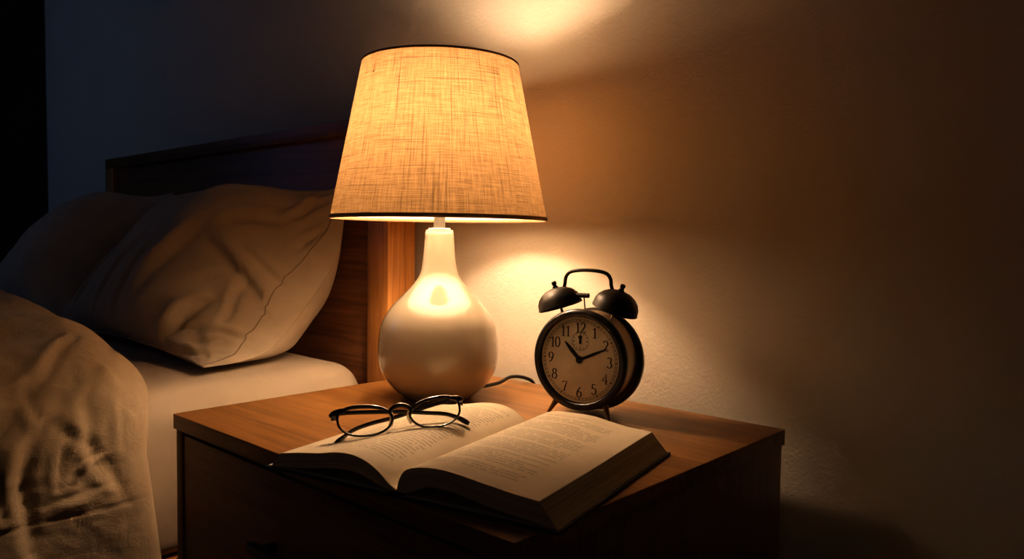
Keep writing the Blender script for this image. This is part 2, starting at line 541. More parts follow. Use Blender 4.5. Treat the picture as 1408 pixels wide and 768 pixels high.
# mattress with a fitted sheet: rounded slab, slightly crowned
def mattress():
    bm = bmesh.new()
    R = 0.065
    x0, x1, y0, y1 = MX0, MX1, YE, HY - 0.003
    prof = []                                  # (inset, z) going from bottom edge to the crown
    for k in range(7):
        a = pi / 2 * k / 6
        prof.append((0.03 * (1 - sin(a)), MZ0 + 0.03 * (1 - cos(a))))
    for z in (0.3, 0.6, 0.85):
        prof.append((0.0 - 0.004 * sin(z * pi), MZ0 + 0.03 + z * (MZ1 - R - MZ0 - 0.03)))
    for k in range(11):
        a = pi / 2 * k / 10
        prof.append((R * (1 - cos(a)), MZ1 - R + R * sin(a)))
    nseg = 12
    def loop(ins, z):
        pts = []
        rc = 0.09
        r = max(rc - ins, 0.02)
        X0, X1, Y0, Y1 = x0 + ins, x1 - ins, y0 + ins, y1 - ins
        for cx, cy, a0 in ((X1 - r, Y1 - r, 0), (X0 + r, Y1 - r, pi / 2), (X0 + r, Y0 + r, pi), (X1 - r, Y0 + r, 1.5 * pi)):
            for k in range(nseg + 1):
                a = a0 + pi / 2 * k / nseg
                pts.append((cx + r * cos(a), cy + r * sin(a)))
        # resample each straight side so the sheet can ripple
        out = []
        n = len(pts)
        for i in range(n):
            p, q = pts[i], pts[(i + 1) % n]
            d = sqrt((p[0] - q[0]) ** 2 + (p[1] - q[1]) ** 2)
            m = 40 if (i + 1) % (nseg + 1) == 0 else 1
            for k in range(m):
                f = k / m
                out.append((p[0] + (q[0] - p[0]) * f, p[1] + (q[1] - p[1]) * f))
        res = []
        for (px, py) in out:
            w = 0.0035 * noise.noise(Vector((px * 5, py * 5, z * 14)))
            c = Vector((px - (x0 + x1) / 2, py - (y0 + y1) / 2)).normalized()
            res.append(bm.verts.new((px + c.x * w, py + c.y * w, z + w * 0.8)))
        return res
    rings = [loop(i, z) for i, z in prof]
    for ins in (0.1, 0.16, 0.25, 0.36, 0.5):
        rings.append(loop(ins, MZ1 + 0.004 * smooth01((ins - .06) / .3)))
    n = len(rings[0])
    for a, b in zip(rings[:-1], rings[1:]):
        for k in range(n):
            k2 = (k + 1) % n
            bm.faces.new((a[k], a[k2], b[k2], b[k]))
    bm.faces.new(rings[-1]); bm.faces.new(rings[0][::-1])
    o = finish('mattress', bm, M_sheet, None, True, 60)
    return o
tag(mattress(), 'thick mattress in a cream fitted sheet, resting on the bed frame', 'mattress')

# ------------------------------------------------------------------ cloth folds
def seg_dist(px, py, ax, ay, bx, by):
    """distance to a segment, signed by side, and the position along it"""
    dx, dy = bx - ax, by - ay
    L2 = dx * dx + dy * dy
    f = ((px - ax) * dx + (py - ay) * dy) / L2
    fc = max(0.0, min(1.0, f))
    qx, qy = ax + dx * fc, ay + dy * fc
    d = sqrt((px - qx) ** 2 + (py - qy) ** 2)
    sg = 1.0 if (dx * (py - ay) - dy * (px - ax)) > 0 else -1.0
    return d * sg, f

def folds(px, py, table):
    """each fold: polyline, width, height: a raised lip with a sharper valley on its right-hand side"""
    w = 0.0
    for pts, wd, ht in table:
        n = len(pts) - 1
        best = None
        for k in range(n):
            d, f = seg_dist(px, py, pts[k][0], pts[k][1], pts[k + 1][0], pts[k + 1][1])
            if best is None or abs(d) < abs(best[0]):
                best = (d, (k + max(0.0, min(1.0, f))) / n)
        d, g = best
        if abs(d) > 4 * wd:
            continue
        fade = sin(pi * min(1.0, max(0.0, 0.12 + 0.76 * g)))
        w += ht * fade * (math.exp(-((d - wd * 0.9) / wd) ** 2) - 1.15 * math.exp(-((d + wd * 0.35) / (wd * 0.62)) ** 2))
    return w

# ------------------------------------------------------------------ pillows
M_stitch = mat_plain('stitch_thread', (0.22, 0.16, 0.11), 0.9)
PIL_FOLDS = [
    ([(0.236, -0.200), (0.256, -0.170), (0.262, -0.140), (0.275, -0.105)], 0.013, 0.016),
    ([(0.245, -0.203), (0.300, -0.203), (0.384, -0.186)], 0.011, 0.013),
    ([(0.328, -0.120), (0.310, -0.060), (0.292, 0.000)], 0.008, 0.007),
    ([(0.236, 0.012), (0.275, -0.004), (0.335, -0.026)], 0.018, 0.017),
    ([(0.275, 0.034), (0.310, 0.024), (0.362, 0.012)], 0.011, 0.009),
    ([(0.318, -0.142), (0.350, -0.130), (0.392, -0.120)], 0.009, 0.009),
    ([(0.300, 0.130), (0.325, 0.165), (0.340, 0.200)], 0.010, 0.009),
    ([(0.300, -0.185), (0.330, -0.165), (0.352, -0.140)], 0.006, 0.006),
    ([(0.345, -0.200), (0.372, -0.178), (0.398, -0.160)], 0.006, 0.005),
    ([(0.262, -0.165), (0.292, -0.150), (0.318, -0.128)], 0.007, 0.006),
    ([(0.335, 0.070), (0.350, 0.115), (0.380, 0.150)], 0.008, 0.006),
    ([(0.250, -0.060), (0.268, -0.030), (0.270, 0.000)], 0.008, 0.006),
    ([(0.350, -0.060), (0.372, -0.055), (0.400, -0.062)], 0.007, 0.005),
    ([(0.215, 0.060), (0.245, 0.100), (0.290, 0.120)], 0.014, 0.008),
    ([(0.150, -0.120), (0.175, -0.040), (0.185, 0.050)], 0.020, 0.008),
    ([(0.020, -0.190), (0.060, -0.100), (0.070, 0.010)], 0.016, 0.007),
    ([(-0.120, -0.190), (-0.090, -0.100), (-0.080, 0.020)], 0.014, 0.006),
    ([(-0.300, -0.180), (-0.290, -0.080), (-0.250, 0.020)], 0.014, 0.007),
]
def arc_u(u, W, T, n=40, memo={}):
    """length of cloth from the middle of the pillow to u, following its bulge"""
    key = (W, T)
    if key not in memo:
        tab, L, px, pz = [(0.0, 0.0)], 0.0, 0.0, T
        for k in range(1, n + 1):
            q = sin(k / n * pi / 2)
            x, z = q * W / 2, T * max(0.0, 1 - q ** 3.2) ** 0.60
            L += sqrt((x - px) ** 2 + (z - pz) ** 2)
            px, pz = x, z
            tab.append((q, L))
        memo[key] = tab
    tab = memo[key]
    a = abs(u)
    for (x0, y0), (x1, y1) in zip(tab[:-1], tab[1:]):
        if a <= x1:
            return math.copysign(y0 + (y1 - y0) * (a - x0) / max(1e-9, x1 - x0), u)
    return math.copysign(tab[-1][1], u)

def pillow_point(u, v, side, W, H, Tf, Tb, crest, seed, table):
    off = Vector((seed * 13.7, seed * 5.1, seed * 3.3))
    bowu = 0.030 * (1 - v * v)
    bowv = 0.022 * (1 - u * u)
    x = u * (W / 2 - bowu * abs(u) ** 5)
    y = v * (H / 2 - bowv * abs(v) ** 5)
    eu = max(0.0, 1 - abs(u) ** 3.2) ** 0.60
    ev = max(0.0, 1 - abs(v) ** 2.8) ** 0.62
    e = eu * ev
    if side > 0:
        sk = 0.62 + 0.38 * math.exp(-((u - crest) / 0.55) ** 2)
        T = Tf * sk
    else:
        T = Tb
    edge = min(1.0, e * 1.8)
    q = Vector((x, y, 0))
    d = noise.noise_vector(q * 4 + off) * 0.07
    qx, qy = x + d.x, y + d.y
    w = 0.012 * noise.noise(Vector((qx * 4.0, qy * 4.0, 3.1)) + off)
    # slack lengthwise ripples, finer near the ends
    w += 0.0045 * noise.noise(Vector((qx * 22.0, qy * 5.0, 8.1)) + off) * smooth01(abs(u) * 1.5)
    w += 0.0035 * noise.noise(Vector((qx * 9.0 + qy * 16.0, qy * 9.0 - qx * 5.0, 2.1)) + off)
    # gathers running out of the corners
    rc = sqrt((1 - abs(u)) ** 2 * 2.2 + (1 - abs(v)) ** 2)
    ang = atan2(1 - abs(v) + 1e-4, (1 - abs(u)) * 1.5 + 1e-4)
    w += 0.006 * sin(ang * 15 + seed) * math.exp(-(rc / 0.42) ** 2) * smooth01(rc / 0.15)
    if side > 0 and table:
        w += folds(arc_u(u, W, Tf), y, table)
    # the end facing the lamp is stuffed so full that its seam is pushed back
    back = 0.105 * smooth01((u - 0.25) / 0.75) * max(0.0, 1 - abs(v) ** 3.0)
    return Vector((x, y, side * (T * e + w * edge) - back))

def pillow(name, W, H, Tf, Tb, crest, seed, origin, ex, ey, label, table=(), hem=None):
    ex = Vector(ex).normalized(); ey = Vector(ey)
    ey = (ey - ex * ey.dot(ex)).normalized()
    R = Matrix((ex, ey, ex.cross(ey))).transposed()
    O = Vector(origin)
    def world(u, v, side):
        p = R @ pillow_point(u, v, side, W, H, Tf, Tb, crest, seed, table) + O
        # rests on the mattress and against the headboard
        zf = TOP + 0.0055
        if p.z < zf + 0.03:
            p.z = zf + 0.03 * math.exp((p.z - zf - 0.03) / 0.03)
        yb = HY - 0.004
        if p.y > yb - 0.03:
            p.y = yb - 0.03 * math.exp(-(p.y - yb + 0.03) / 0.03)
        return p - Vector((O.x, O.y, TOP))
    bm = bmesh.new()
    nu, nv = 150, 100
    vid = {}
    for side in (1, -1):
        for j in range(nv + 1):
            for i in range(nu + 1):
                if (i in (0, nu) or j in (0, nv)) and side == -1:
                    vid[i, j, -1] = vid[i, j, 1]
                    continue
                u = sin((2 * i / nu - 1) * pi / 2) * 0.65 + (2 * i / nu - 1) * 0.35
                v = sin((2 * j / nv - 1) * pi / 2) * 0.65 + (2 * j / nv - 1) * 0.35
                vid[i, j, side] = bm.verts.new(world(u, v, side))
        for j in range(nv):
            for i in range(nu):
                f = [vid[i, j, side], vid[i + 1, j, side], vid[i + 1, j + 1, side], vid[i, j + 1, side]]
                bm.faces.new(f if side == 1 else f[::-1])
    rim = [vid[i, 0, 1].co.copy() for i in range(0, nu, 2)] + [vid[nu, j, 1].co.copy() for j in range(0, nv, 2)] + [vid[i, nv, 1].co.copy() for i in range(nu, 0, -2)] + [vid[0, j, 1].co.copy() for j in range(nv, 0, -2)]
    o = finish(name, bm, M_pillow, None, True, 180, 0, Vector((O.x, O.y, TOP)))
    tag(o, label, 'pillow', 'bed pillows')
    bm = bmesh.new()
    tube(bm, rim, 0.0018, 6, True)
    finish('seam', bm, M_pillow, o)
    if hem:
        bm = bmesh.new()
        line = []
        for k in range(70):
            f = k / 69
            line.append(world(lerp_table(hem, f), -0.97 + 1.93 * f, 1) + R @ Vector((0, 0, 0.0002)))
        tube(bm, line, 0.0010, 6)
        finish('hem_stitching', bm, M_stitch, o)
    return o

P1 = dict(W=0.79, H=0.445, Tf=0.125, Tb=0.105, crest=0.45, seed=1, origin=(-0.632, -0.245, TOP + 0.182), ex=(1, 0.0, -0.01), ey=(0.03, 0.64, 0.74))
P2 = dict(W=0.72, H=0.46, Tf=0.11, Tb=0.10, crest=0.2, seed=2, origin=(-1.400, -0.25, TOP + 0.190), ex=(1, 0.04, 0.01), ey=(0, 0.60, 0.66))
p1 = pillow('pillow', label='plump cream linen pillow beside the lamp, creased and leaning on the headboard', table=PIL_FOLDS, hem=[(0, 0.975), (0.12, 0.962), (0.24, 0.925), (0.5, 0.885), (0.72, 0.90), (0.87, 0.945), (1, 0.965)], **P1)
p2 = pillow('pillow', label='shadowed blue-grey pillow half hidden behind the plump cream pillow', **P2)

# ------------------------------------------------------------------ duvet
DUV_FOLDS = [
    ([(1.300, 0.085), (1.350, 0.105), (1.395, 0.150)], 0.0070, 0.0050),
    ([(1.455, 0.060), (1.520, 0.050)], 0.0060, 0.0040),
    ([(1.395, 0.080), (1.432, 0.055)], 0.0060, 0.0040),
    ([(1.560, 0.120), (1.530, 0.100), (1.520, 0.075)], 0.0060, 0.0040),
    ([(1.600, 0.230), (1.540, 0.235), (1.500, 0.250)], 0.0080, 0.0060),
    ([(1.373, 0.132), (1.408, 0.156), (1.429, 0.192), (1.440, 0.240)], 0.0104, 0.0068),
    ([(1.507, 0.090), (1.486, 0.120), (1.465, 0.146)], 0.0088, 0.0042),
    ([(1.436, 0.106), (1.457, 0.122)], 0.0072, 0.0037),
    ([(1.450, 0.106), (1.493, 0.102), (1.551, 0.084)], 0.0129, 0.0053),
    ([(1.430, 0.182), (1.468, 0.166)], 0.0072, 0.0042),
    ([(1.482, 0.168), (1.500, 0.178), (1.536, 0.184), (1.640, 0.180)], 0.0161, 0.0089),
    ([(1.500, 0.134), (1.562, 0.136)], 0.0056, 0.0037),
    ([(1.522, 0.215), (1.590, 0.206)], 0.0080, 0.0063),
    ([(1.450, 0.056), (1.470, 0.034), (1.495, 0.024)], 0.0056, 0.0032),
    ([(1.530, 0.078), (1.602, 0.050)], 0.0129, 0.0042),
    ([(1.585, 0.150), (1.572, 0.070)], 0.0097, 0.0032),
    ([(1.440, 0.300), (1.500, 0.270), (1.600, 0.280)], 0.0177, 0.0084),
    ([(1.330, 0.220), (1.390, 0.260), (1.420, 0.330)], 0.0129, 0.0063),
    ([(1.240, 0.130), (1.290, 0.200), (1.310, 0.300)], 0.0161, 0.0053),
    ([(1.120, 0.150), (1.180, 0.260), (1.180, 0.380)], 0.0193, 0.0063),
]
D_TOP = [(-1.5, 0.145), (-0.85, 0.150), (-0.5, 0.135), (-0.30, 0.112), (-0.215, 0.085)]
D_I0, D_I1 = 86, 112
def duvet_base():
    base = []
    for k in range(86):
        base.append((-1.54 + (1.54 - 0.215) * k / 86, TOP, 0, 1))
    for k in range(27):
        a = pi / 2 * (1 - k / 26)
        base.append((-0.215 + 0.065 * cos(a), TOP - 0.065 + 0.065 * sin(a), cos(a), sin(a)))
    for k in range(1, 66):
        base.append((-0.15, TOP - 0.065 - 0.24 * k / 65, 1, 0))
    return base
D_BASE = duvet_base()
D_ARC = [0.0]
for _p, _q in zip(D_BASE[:-1], D_BASE[1:]):
    # the outer cloth is longer round the edge than the mattress under it
    D_ARC.append(D_ARC[-1] + sqrt((_p[0] - _q[0]) ** 2 + (_p[1] - _q[1]) ** 2) * (1.8 if D_I0 <= len(D_ARC) <= D_I1 else 1.0))
def duvet_point(i, t, table):
    bx, bz, nx, nz = D_BASE[i]
    s = D_ARC[i]
    down = max(0.0, TOP - bz) if i >= D_I0 else 0.0
    if i < D_I0:
        th = lerp_table(D_TOP, bx)
    elif i <= D_I1:
        th = 0.085 + (0.042 - 0.085) * smooth01((i - D_I0) / (D_I1 - D_I0))
    else:
        th = 0.042 - 0.016 * smooth01((down - 0.09) / 0.16)
    y_edge = -0.505 - 0.02 * sin(min(1, down / 0.08) * pi / 2) + 0.12 * max(0, down - 0.09)
    roll = 0.13 if i < D_I0 else 0.13 - 0.075 * smooth01((i - D_I0) / 26)
    e = min(1.0, t / roll)
    e = sqrt(max(0.0, 1 - (1 - e) ** 2))
    d = noise.noise_vector(Vector((s * 3.0 + 4, t * 3.0 + 9, 2.0))) * 0.10
    a, b = s + d.x, t + d.y
    w = 0.013 * noise.noise(Vector((a * 5.0, b * 5.0, 5.5)))
    w += 0.0045 * noise.noise(Vector((a * 9.0 + b * 17.0, b * 8.0 - a * 9.0, 1.5)))
    w += 0.0030 * noise.noise(Vector((a * 24.0, b * 12.0, 7.5)))
    w += 0.0018 * noise.noise(Vector((a * 60.0, b * 60.0, 3.5)))
    w += folds(s, t, table)
    dz = down - 0.150
    if i > D_I1:
        w -= 0.0022 * math.exp(-(dz / 0.0025) ** 2)
    off = max(th * e + w * (0.12 + 0.88 * smooth01(t / 0.09)), 0.006)
    return Vector((bx + nx * off, y_edge - t, bz + nz * off))

D_TS = []
_t = 0.0
while _t < 1.55:
    D_TS.append(_t)
    _t += 0.003 if _t < 0.04 else (0.0055 if _t < 0.45 else 0.02)
def duvet():
    bm = bmesh.new()
    rows = [[bm.verts.new(duvet_point(i, t, DUV_FOLDS)) for t in D_TS] for i in range(len(D_BASE))]
    # hem turned under, far side tucked down
    rows.append([bm.verts.new(v.co + Vector((-0.018, 0, -0.004))) for v in rows[-1]])
    rows.insert(0, [bm.verts.new(Vector((-1.585, v.co.y, v.co.z - 0.06))) for v in rows[0]])
    rows.insert(0, [bm.verts.new(Vector((-1.60, v.co.y, TOP - 0.2))) for v in rows[0]])
    for A, B in zip(rows[:-1], rows[1:]):
        for j in range(len(A) - 1):
            bm.faces.new((A[j], A[j + 1], B[j + 1], B[j]))
    return finish('duvet', bm, M_duvet, None, True, 180)
tag(duvet(), 'thick beige linen duvet heaped on the bed and hanging over its side', 'duvet')

# ------------------------------------------------------------------ table lamp
LX, LY = 0.1655, -0.2010
lamp = thing('table_lamp', 'lit table lamp with a white ceramic gourd base and tapered linen shade', 'lamp', (LX, LY, TOP))
prof = [(0.0, 0.0), (0.050, 0.0), (0.0550, 0.0020), (0.0640, 0.0090), (0.0748, 0.0195), (0.0850, 0.0335), (0.0912, 0.0477), (0.0936, 0.0620), (0.0940, 0.0760),
        (0.0930, 0.0930), (0.0902, 0.1106), (0.0856, 0.1230), (0.0788, 0.1345), (0.0690, 0.1470), (0.0560, 0.1600), (0.0445, 0.1720),
        (0.0362, 0.1820), (0.0310, 0.1910), (0.0277, 0.2020), (0.0255, 0.2160), (0.0240, 0.2320), (0.0229, 0.2470),
        (0.0224, 0.2550), (0.0215, 0.2590), (0.0198, 0.2612), (0.0, 0.2615)]
sm = [Vector((r, 0, z)) for r, z in prof]
cur = catmull(sm[1:], 4)
bm = bmesh.new()
lathe(bm, [(0, 0)] + [(max(p.x, 0), p.z) for p in cur[:-1]] + [(0, 0.2615)], 96)
finish('ceramic_base', bm, M_ceramic, lamp, True, 60)
bm = bmesh.new()
lathe(bm, [(0, 0.2612), (0.0165, 0.2612), (0.0175, 0.2625), (0.0165, 0.2642), (0.0100, 0.2646), (0, 0.2646)], 48)
finish('neck_cap', bm, M_steel, lamp)
bm = bmesh.new()
lathe(bm, [(0, 0.2640), (0.0088, 0.2640), (0.0088, 0.335), (0.017, 0.338), (0.0185, 0.345), (0.0185, 0.378), (0.014, 0.385), (0, 0.385)], 40)
finish('stem', bm, M_brushed, lamp)
bm = bmesh.new()
BZ = 0.418
bp = [(0.0, 0.3840), (0.013, 0.3840), (0.0135, 0.391)]
for k in range(4, 25):
    a = -pi / 2 + pi * k / 24
    bp.append((0.030 * cos(a), BZ + 0.030 * sin(a)))
bp[-1] = (0.0, BZ + 0.030)
lathe(bm, bp, 32)
finish('light_bulb', bm, mat_bulb(), lamp, True, 80)

# shade: top 0.5144 / R 0.1197, bottom 0.2794 / R 0.1667
ZT, RT, Zb, RB = 0.5144, 0.1197, 0.2794, 0.1667
bm = bmesh.new()
uvl = bm.loops.layers.uv.new('UVMap')
nS, nH = 128, 24
ring = []
for j in range(nH + 1):
    f = j / nH
    r, z = RB + (RT - RB) * f, Zb + (ZT - Zb) * f
    ring.append([bm.verts.new((r * cos(2 * pi * k / nS), r * sin(2 * pi * k / nS), z)) for k in range(nS)])
for j in range(nH):
    for k in range(nS):
        k2 = (k + 1) % nS
        fc = bm.faces.new((ring[j][k], ring[j][k2], ring[j + 1][k2], ring[j + 1][k]))
        for lp, (kk, jj) in zip(fc.loops, ((k, j), (k + 1, j), (k + 1, j + 1), (k, j + 1))):
            lp[uvl].uv = (kk / nS * 0.90, jj / nH * 0.24)
me_sh = finish('lamp_shade', bm, mat_shade(), lamp)
for r, z, h in ((RB, Zb, 0.0030), (RT, ZT, 0.0018)):
    bm = bmesh.new()
    s = (RT - RB) / (ZT - Zb)
    tube(bm, [(r * cos(2 * pi * k / 128) , r * sin(2 * pi * k / 128), z) for k in range(128)], h, 8, True, (0.0012, h), (0, 0, 1))
    finish('edge_band', bm, M_trim, lamp)
# spider fitting that carries the shade
bm = bmesh.new()
zf = ZT - 0.03
rf = RB + (RT - RB) * (zf - Zb) / (ZT - Zb)
for k in range(3):
    a = 2 * pi * k / 3 + 0.5
    tube(bm, [(0.012 * cos(a), 0.012 * sin(a), zf), (rf * cos(a), rf * sin(a), zf)], 0.0016, 8)
lathe(bm, [(0, zf - 0.004), (0.014, zf - 0.004), (0.014, zf + 0.004), (0, zf + 0.004)], 24)
for s in (-1, 1):
    tube(bm, catmull([(s * 0.0185, 0, 0.345), (s * 0.046, 0, 0.385), (s * 0.048, 0, 0.43), (s * 0.03, 0, 0.468), (s * 0.006, 0, zf)], 6), 0.0015, 8)
finish('shade_fitting', bm, M_brushed, lamp)
# cord leaving the back of the base and dropping behind the table
bm = bmesh.new()
cpts = [(0.0, 0.05, 0.006), (0.012, 0.085, 0.0055), (0.018, 0.120, 0.008), (0.013, 0.155, 0.013), (0.022, 0.183, 0.0085), (0.026, 0.2010, -0.006), (0.027, 0.2060, -0.05), (0.04, 0.2080, -0.2), (0.045, 0.2080, -0.4)]
tube(bm, catmull(cpts, 8), 0.0030, 10)
finish('power_cord', bm, M_cord, lamp)

# ------------------------------------------------------------------ alarm clock
CL = Vector((0.4090, -0.1540, TOP))
clock = thing('alarm_clock', 'black twin bell alarm clock with cream dial standing behind the book', 'alarm clock', CL, 0.203)
CX, CZ = -0.0015, 0.0805
RX = Matrix.Rotation(pi / 2, 4, 'X')        # lathe axis z -> -y (towards the viewer)
def front(y, x=CX, z=CZ):
    return Matrix.Translation((x, y, z)) @ RX
# lathe profiles below: z grows towards the viewer (-y)
bm = bmesh.new()
lathe(bm, [(0.0, -0.060), (0.0670, -0.060), (0.0670, -0.004), (0.0640, -0.004), (0.0, -0.004)], 96, front(0))
finish('case', bm, M_case, clock)
bm = bmesh.new()
bez = [(0.0605, -0.004), (0.0605, 0.001), (0.0625, 0.0035), (0.0655, 0.0045), (0.0690, 0.0038), (0.0712, 0.0012), (0.0718, -0.003), (0.0712, -0.0072), (0.0690, -0.0095), (0.0668, -0.010)]
lathe(bm, bez, 96, front(0), True)
finish('bezel', bm, M_black, clock)
bm = bmesh.new()
lathe(bm, [(0.066, -0.046), (0.0705, -0.0465), (0.0738, -0.050), (0.0745, -0.055), (0.0738, -0.060), (0.0705, -0.0635), (0.060, -0.065), (0.0, -0.066), (0.0, -0.058), (0.066, -0.058)], 96, front(0, CX, 0.0762))
finish('back_cover', bm, M_black, clock)
DY = 0.0022          # dial plane
bm = bmesh.new()
lathe(bm, [(0.0, -DY), (0.0608, -DY), (0.0608, -0.0038), (0.0, -0.0038)], 96, front(0))
dial = finish('dial', bm, M_dial, clock)
bm = bmesh.new()
lathe(bm, [(0.0, 0.0032), (0.03, 0.0029), (0.0605, 0.0014)], 64, front(0))
finish('dial_glass', bm, M_dialglass, clock)

# pen-drawn serif numerals: strokes swept with a slanted nib
def arcp(cx, cy, rx, ry, a0, a1, n=18):
    return [(cx + rx * cos(radians(a0 + (a1 - a0) * k / n)), cy + ry * sin(radians(a0 + (a1 - a0) * k / n))) for k in range(n + 1)]
GL = {
 '0': [arcp(.3, .5, .24, .48, 90, 450, 32)],
 '1': [[(.12, .80), (.30, .97), (.30, .02)], [(.12, .02), (.48, .02)]],
 '2': [arcp(.29, .72, .22, .25, 165, -35, 18) + [(.30, .30), (.06, .04)], [(.05, .04), (.52, .04), (.55, .16)]],
 '3': [arcp(.28, .75, .19, .22, 155, -90, 18), arcp(.28, .27, .24, .26, 90, -155, 20)],
 '4': [[(.40, .02), (.40, .98), (.04, .30), (.58, .30)], [(.26, .02), (.54, .02)]],
 '5': [[(.50, .96), (.14, .96), (.11, .55)] , arcp(.27, .32, .24, .30, 125, -150, 22)],
 '6': [[(.47, .95), (.30, .84), (.14, .62), (.07, .36)] + arcp(.30, .29, .23, .27, 170, 530, 30)],
 '7': [[(.06, .82), (.08, .95), (.54, .95), (.36, .55), (.24, .02)]],
 '8': [arcp(.30, .74, .18, .22, -90, 270, 26), arcp(.30, .27, .24, .26, 90, 450, 28)],
 '9': [[(.12, .05), (.30, .16), (.46, .38), (.53, .64)] + arcp(.30, .71, .23, .27, -10, 350, 30)],
}
def stroke(bm, pts, w_thick, w_thin, y):
    P = [Vector((p[0], p[1])) for p in pts]
    L, Rr = [], []
    for i in range(len(P)):
        t = (P[min(i + 1, len(P) - 1)] - P[max(i - 1, 0)])
        if t.length < 1e-9:
            t = Vector((1, 0))
        t.normalize()
        w = w_thin + (w_thick - w_thin) * abs(t.y) ** 1.5
        n = Vector((-t.y, t.x)) * w / 2
        L.append(bm.verts.new((P[i].x + n.x, y, P[i].y + n.y)))
        Rr.append(bm.verts.new((P[i].x - n.x, y, P[i].y - n.y)))
    for i in range(len(P) - 1):
        bm.faces.new((L[i], L[i + 1], Rr[i + 1], Rr[i]))
bm = bmesh.new()
HN = 0.0150
for hnum in range(1, 13):
    a = pi / 2 - hnum * pi / 6
    cx, cz = CX + 0.0455 * cos(a), CZ + 0.0455 * sin(a)
    txt = str(hnum)
    adv = 0.60 if '1' not in txt or len(txt) == 1 else 0.54
    wtot = adv * len(txt) * HN * 0.95
    for k, ch in enumerate(txt):
        x0 = cx - wtot / 2 + k * adv * HN * 0.95
        for st in GL[ch]:
            # densify straight pieces so corners stay clean
            stroke(bm, [(x0 + px * HN * 0.95, cz + (py - 0.5) * HN) for px, py in st], 0.0021, 0.0009, -DY - 0.0004)
bmesh.ops.translate(bm, verts=bm.verts[:], vec=(0, 2 * DY, 0))
finish('numerals', bm, M_ink, dial, False)
# minute track: two fine rings with a tick for every minute, and the small alarm dial
def flat_ring(bm, cx, cz, r, w, y, n=96):
    A = [bm.verts.new((cx + (r - w / 2) * cos(2 * pi * k / n), y, cz + (r - w / 2) * sin(2 * pi * k / n))) for k in range(n)]
    B = [bm.verts.new((cx + (r + w / 2) * cos(2 * pi * k / n), y, cz + (r + w / 2) * sin(2 * pi * k / n))) for k in range(n)]
    for k in range(n):
        bm.faces.new((A[k], A[(k + 1) % n], B[(k + 1) % n], B[k]))
def radial(bm, cx, cz, r0, r1, a, w, y):
    c, s = cos(a), sin(a)
    q = [(r0, -w / 2), (r1, -w / 2), (r1, w / 2), (r0, w / 2)]
    bm.faces.new([bm.verts.new((cx + r * c - o * s, y, cz + r * s + o * c)) for r, o in q])
YI = DY - 0.0004
bm = bmesh.new()
flat_ring(bm, CX, CZ, 0.0570, 0.0005, YI)
flat_ring(bm, CX, CZ, 0.0542, 0.0005, YI)
for k in range(60):
    radial(bm, CX, CZ, 0.0542, 0.0570, 2 * pi * k / 60, 0.0014 if k % 5 == 0 else 0.0006, YI)
finish('minute_track', bm, M_ink, dial, False)
bm = bmesh.new()
SX, SZ = CX + 0.0005, CZ + 0.0262
flat_ring(bm, SX, SZ, 0.0128, 0.0006, YI, 48)
for k in range(12):
    radial(bm, SX, SZ, 0.0088 if k % 3 == 0 else 0.0098, 0.0114, 2 * pi * k / 12, 0.0013 if k % 3 == 0 else 0.0009, YI)
finish('alarm_dial', bm, M_ink, dial, False)

def hand(name, length, tail, w0, w1, ang, y, th, cx, cz, spade=False):
    """flat tapered hand in the dial plane, ang measured clockwise from 12"""
    bm = bmesh.new()
    if spade:
        out = [(-w0 / 2, -tail), (w0 / 2, -tail), (w0 / 2, length * .45), (w1, length * .62), (w1 * .8, length * .8), (0, length), (-w1 * .8, length * .8), (-w1, length * .62), (-w0 / 2, length * .45)]
    else:
        out = [(-w0 / 2, -tail), (w0 / 2, -tail), (w0 / 2 * 1.25, length * .5), (w1 / 2, length * .86), (0.0002, length), (-0.0002, length), (-w1 / 2, length * .86), (-w0 / 2 * 1.25, length * .5)]
    c, s = cos(-ang), sin(-ang)
    A = [bm.verts.new((cx + px * c - pz * s, y, cz + px * s + pz * c)) for px, pz in out]
    B = [bm.verts.new((v.co.x, y + th, v.co.z)) for v in A]
    bm.faces.new(A); bm.faces.new(B[::-1])
    n = len(A)
    for k in range(n):
        bm.faces.new((A[k], B[k], B[(k + 1) % n], A[(k + 1) % n]))
    return finish(name, bm, M_ink, clock, False)
hand('hour_hand', 0.0345, 0.004, 0.0048, 0.0036, radians(-43), 0.0007, 0.0005, CX, CZ)
hand('minute_hand', 0.0475, 0.004, 0.0036, 0.0026, radians(66), -0.0002, 0.0005, CX, CZ)
hand('alarm_hand', 0.0090, 0.0035, 0.0034, 0.0034, radians(0), 0.0011, 0.0004, SX, SZ, True)
bm = bmesh.new()
lathe(bm, [(0, 0.0016), (0.0034, 0.0014), (0.0052, 0.0002), (0.0052, -0.0016), (0, -0.0016)], 32, front(0))
finish('hand_hub', bm, M_black, clock)

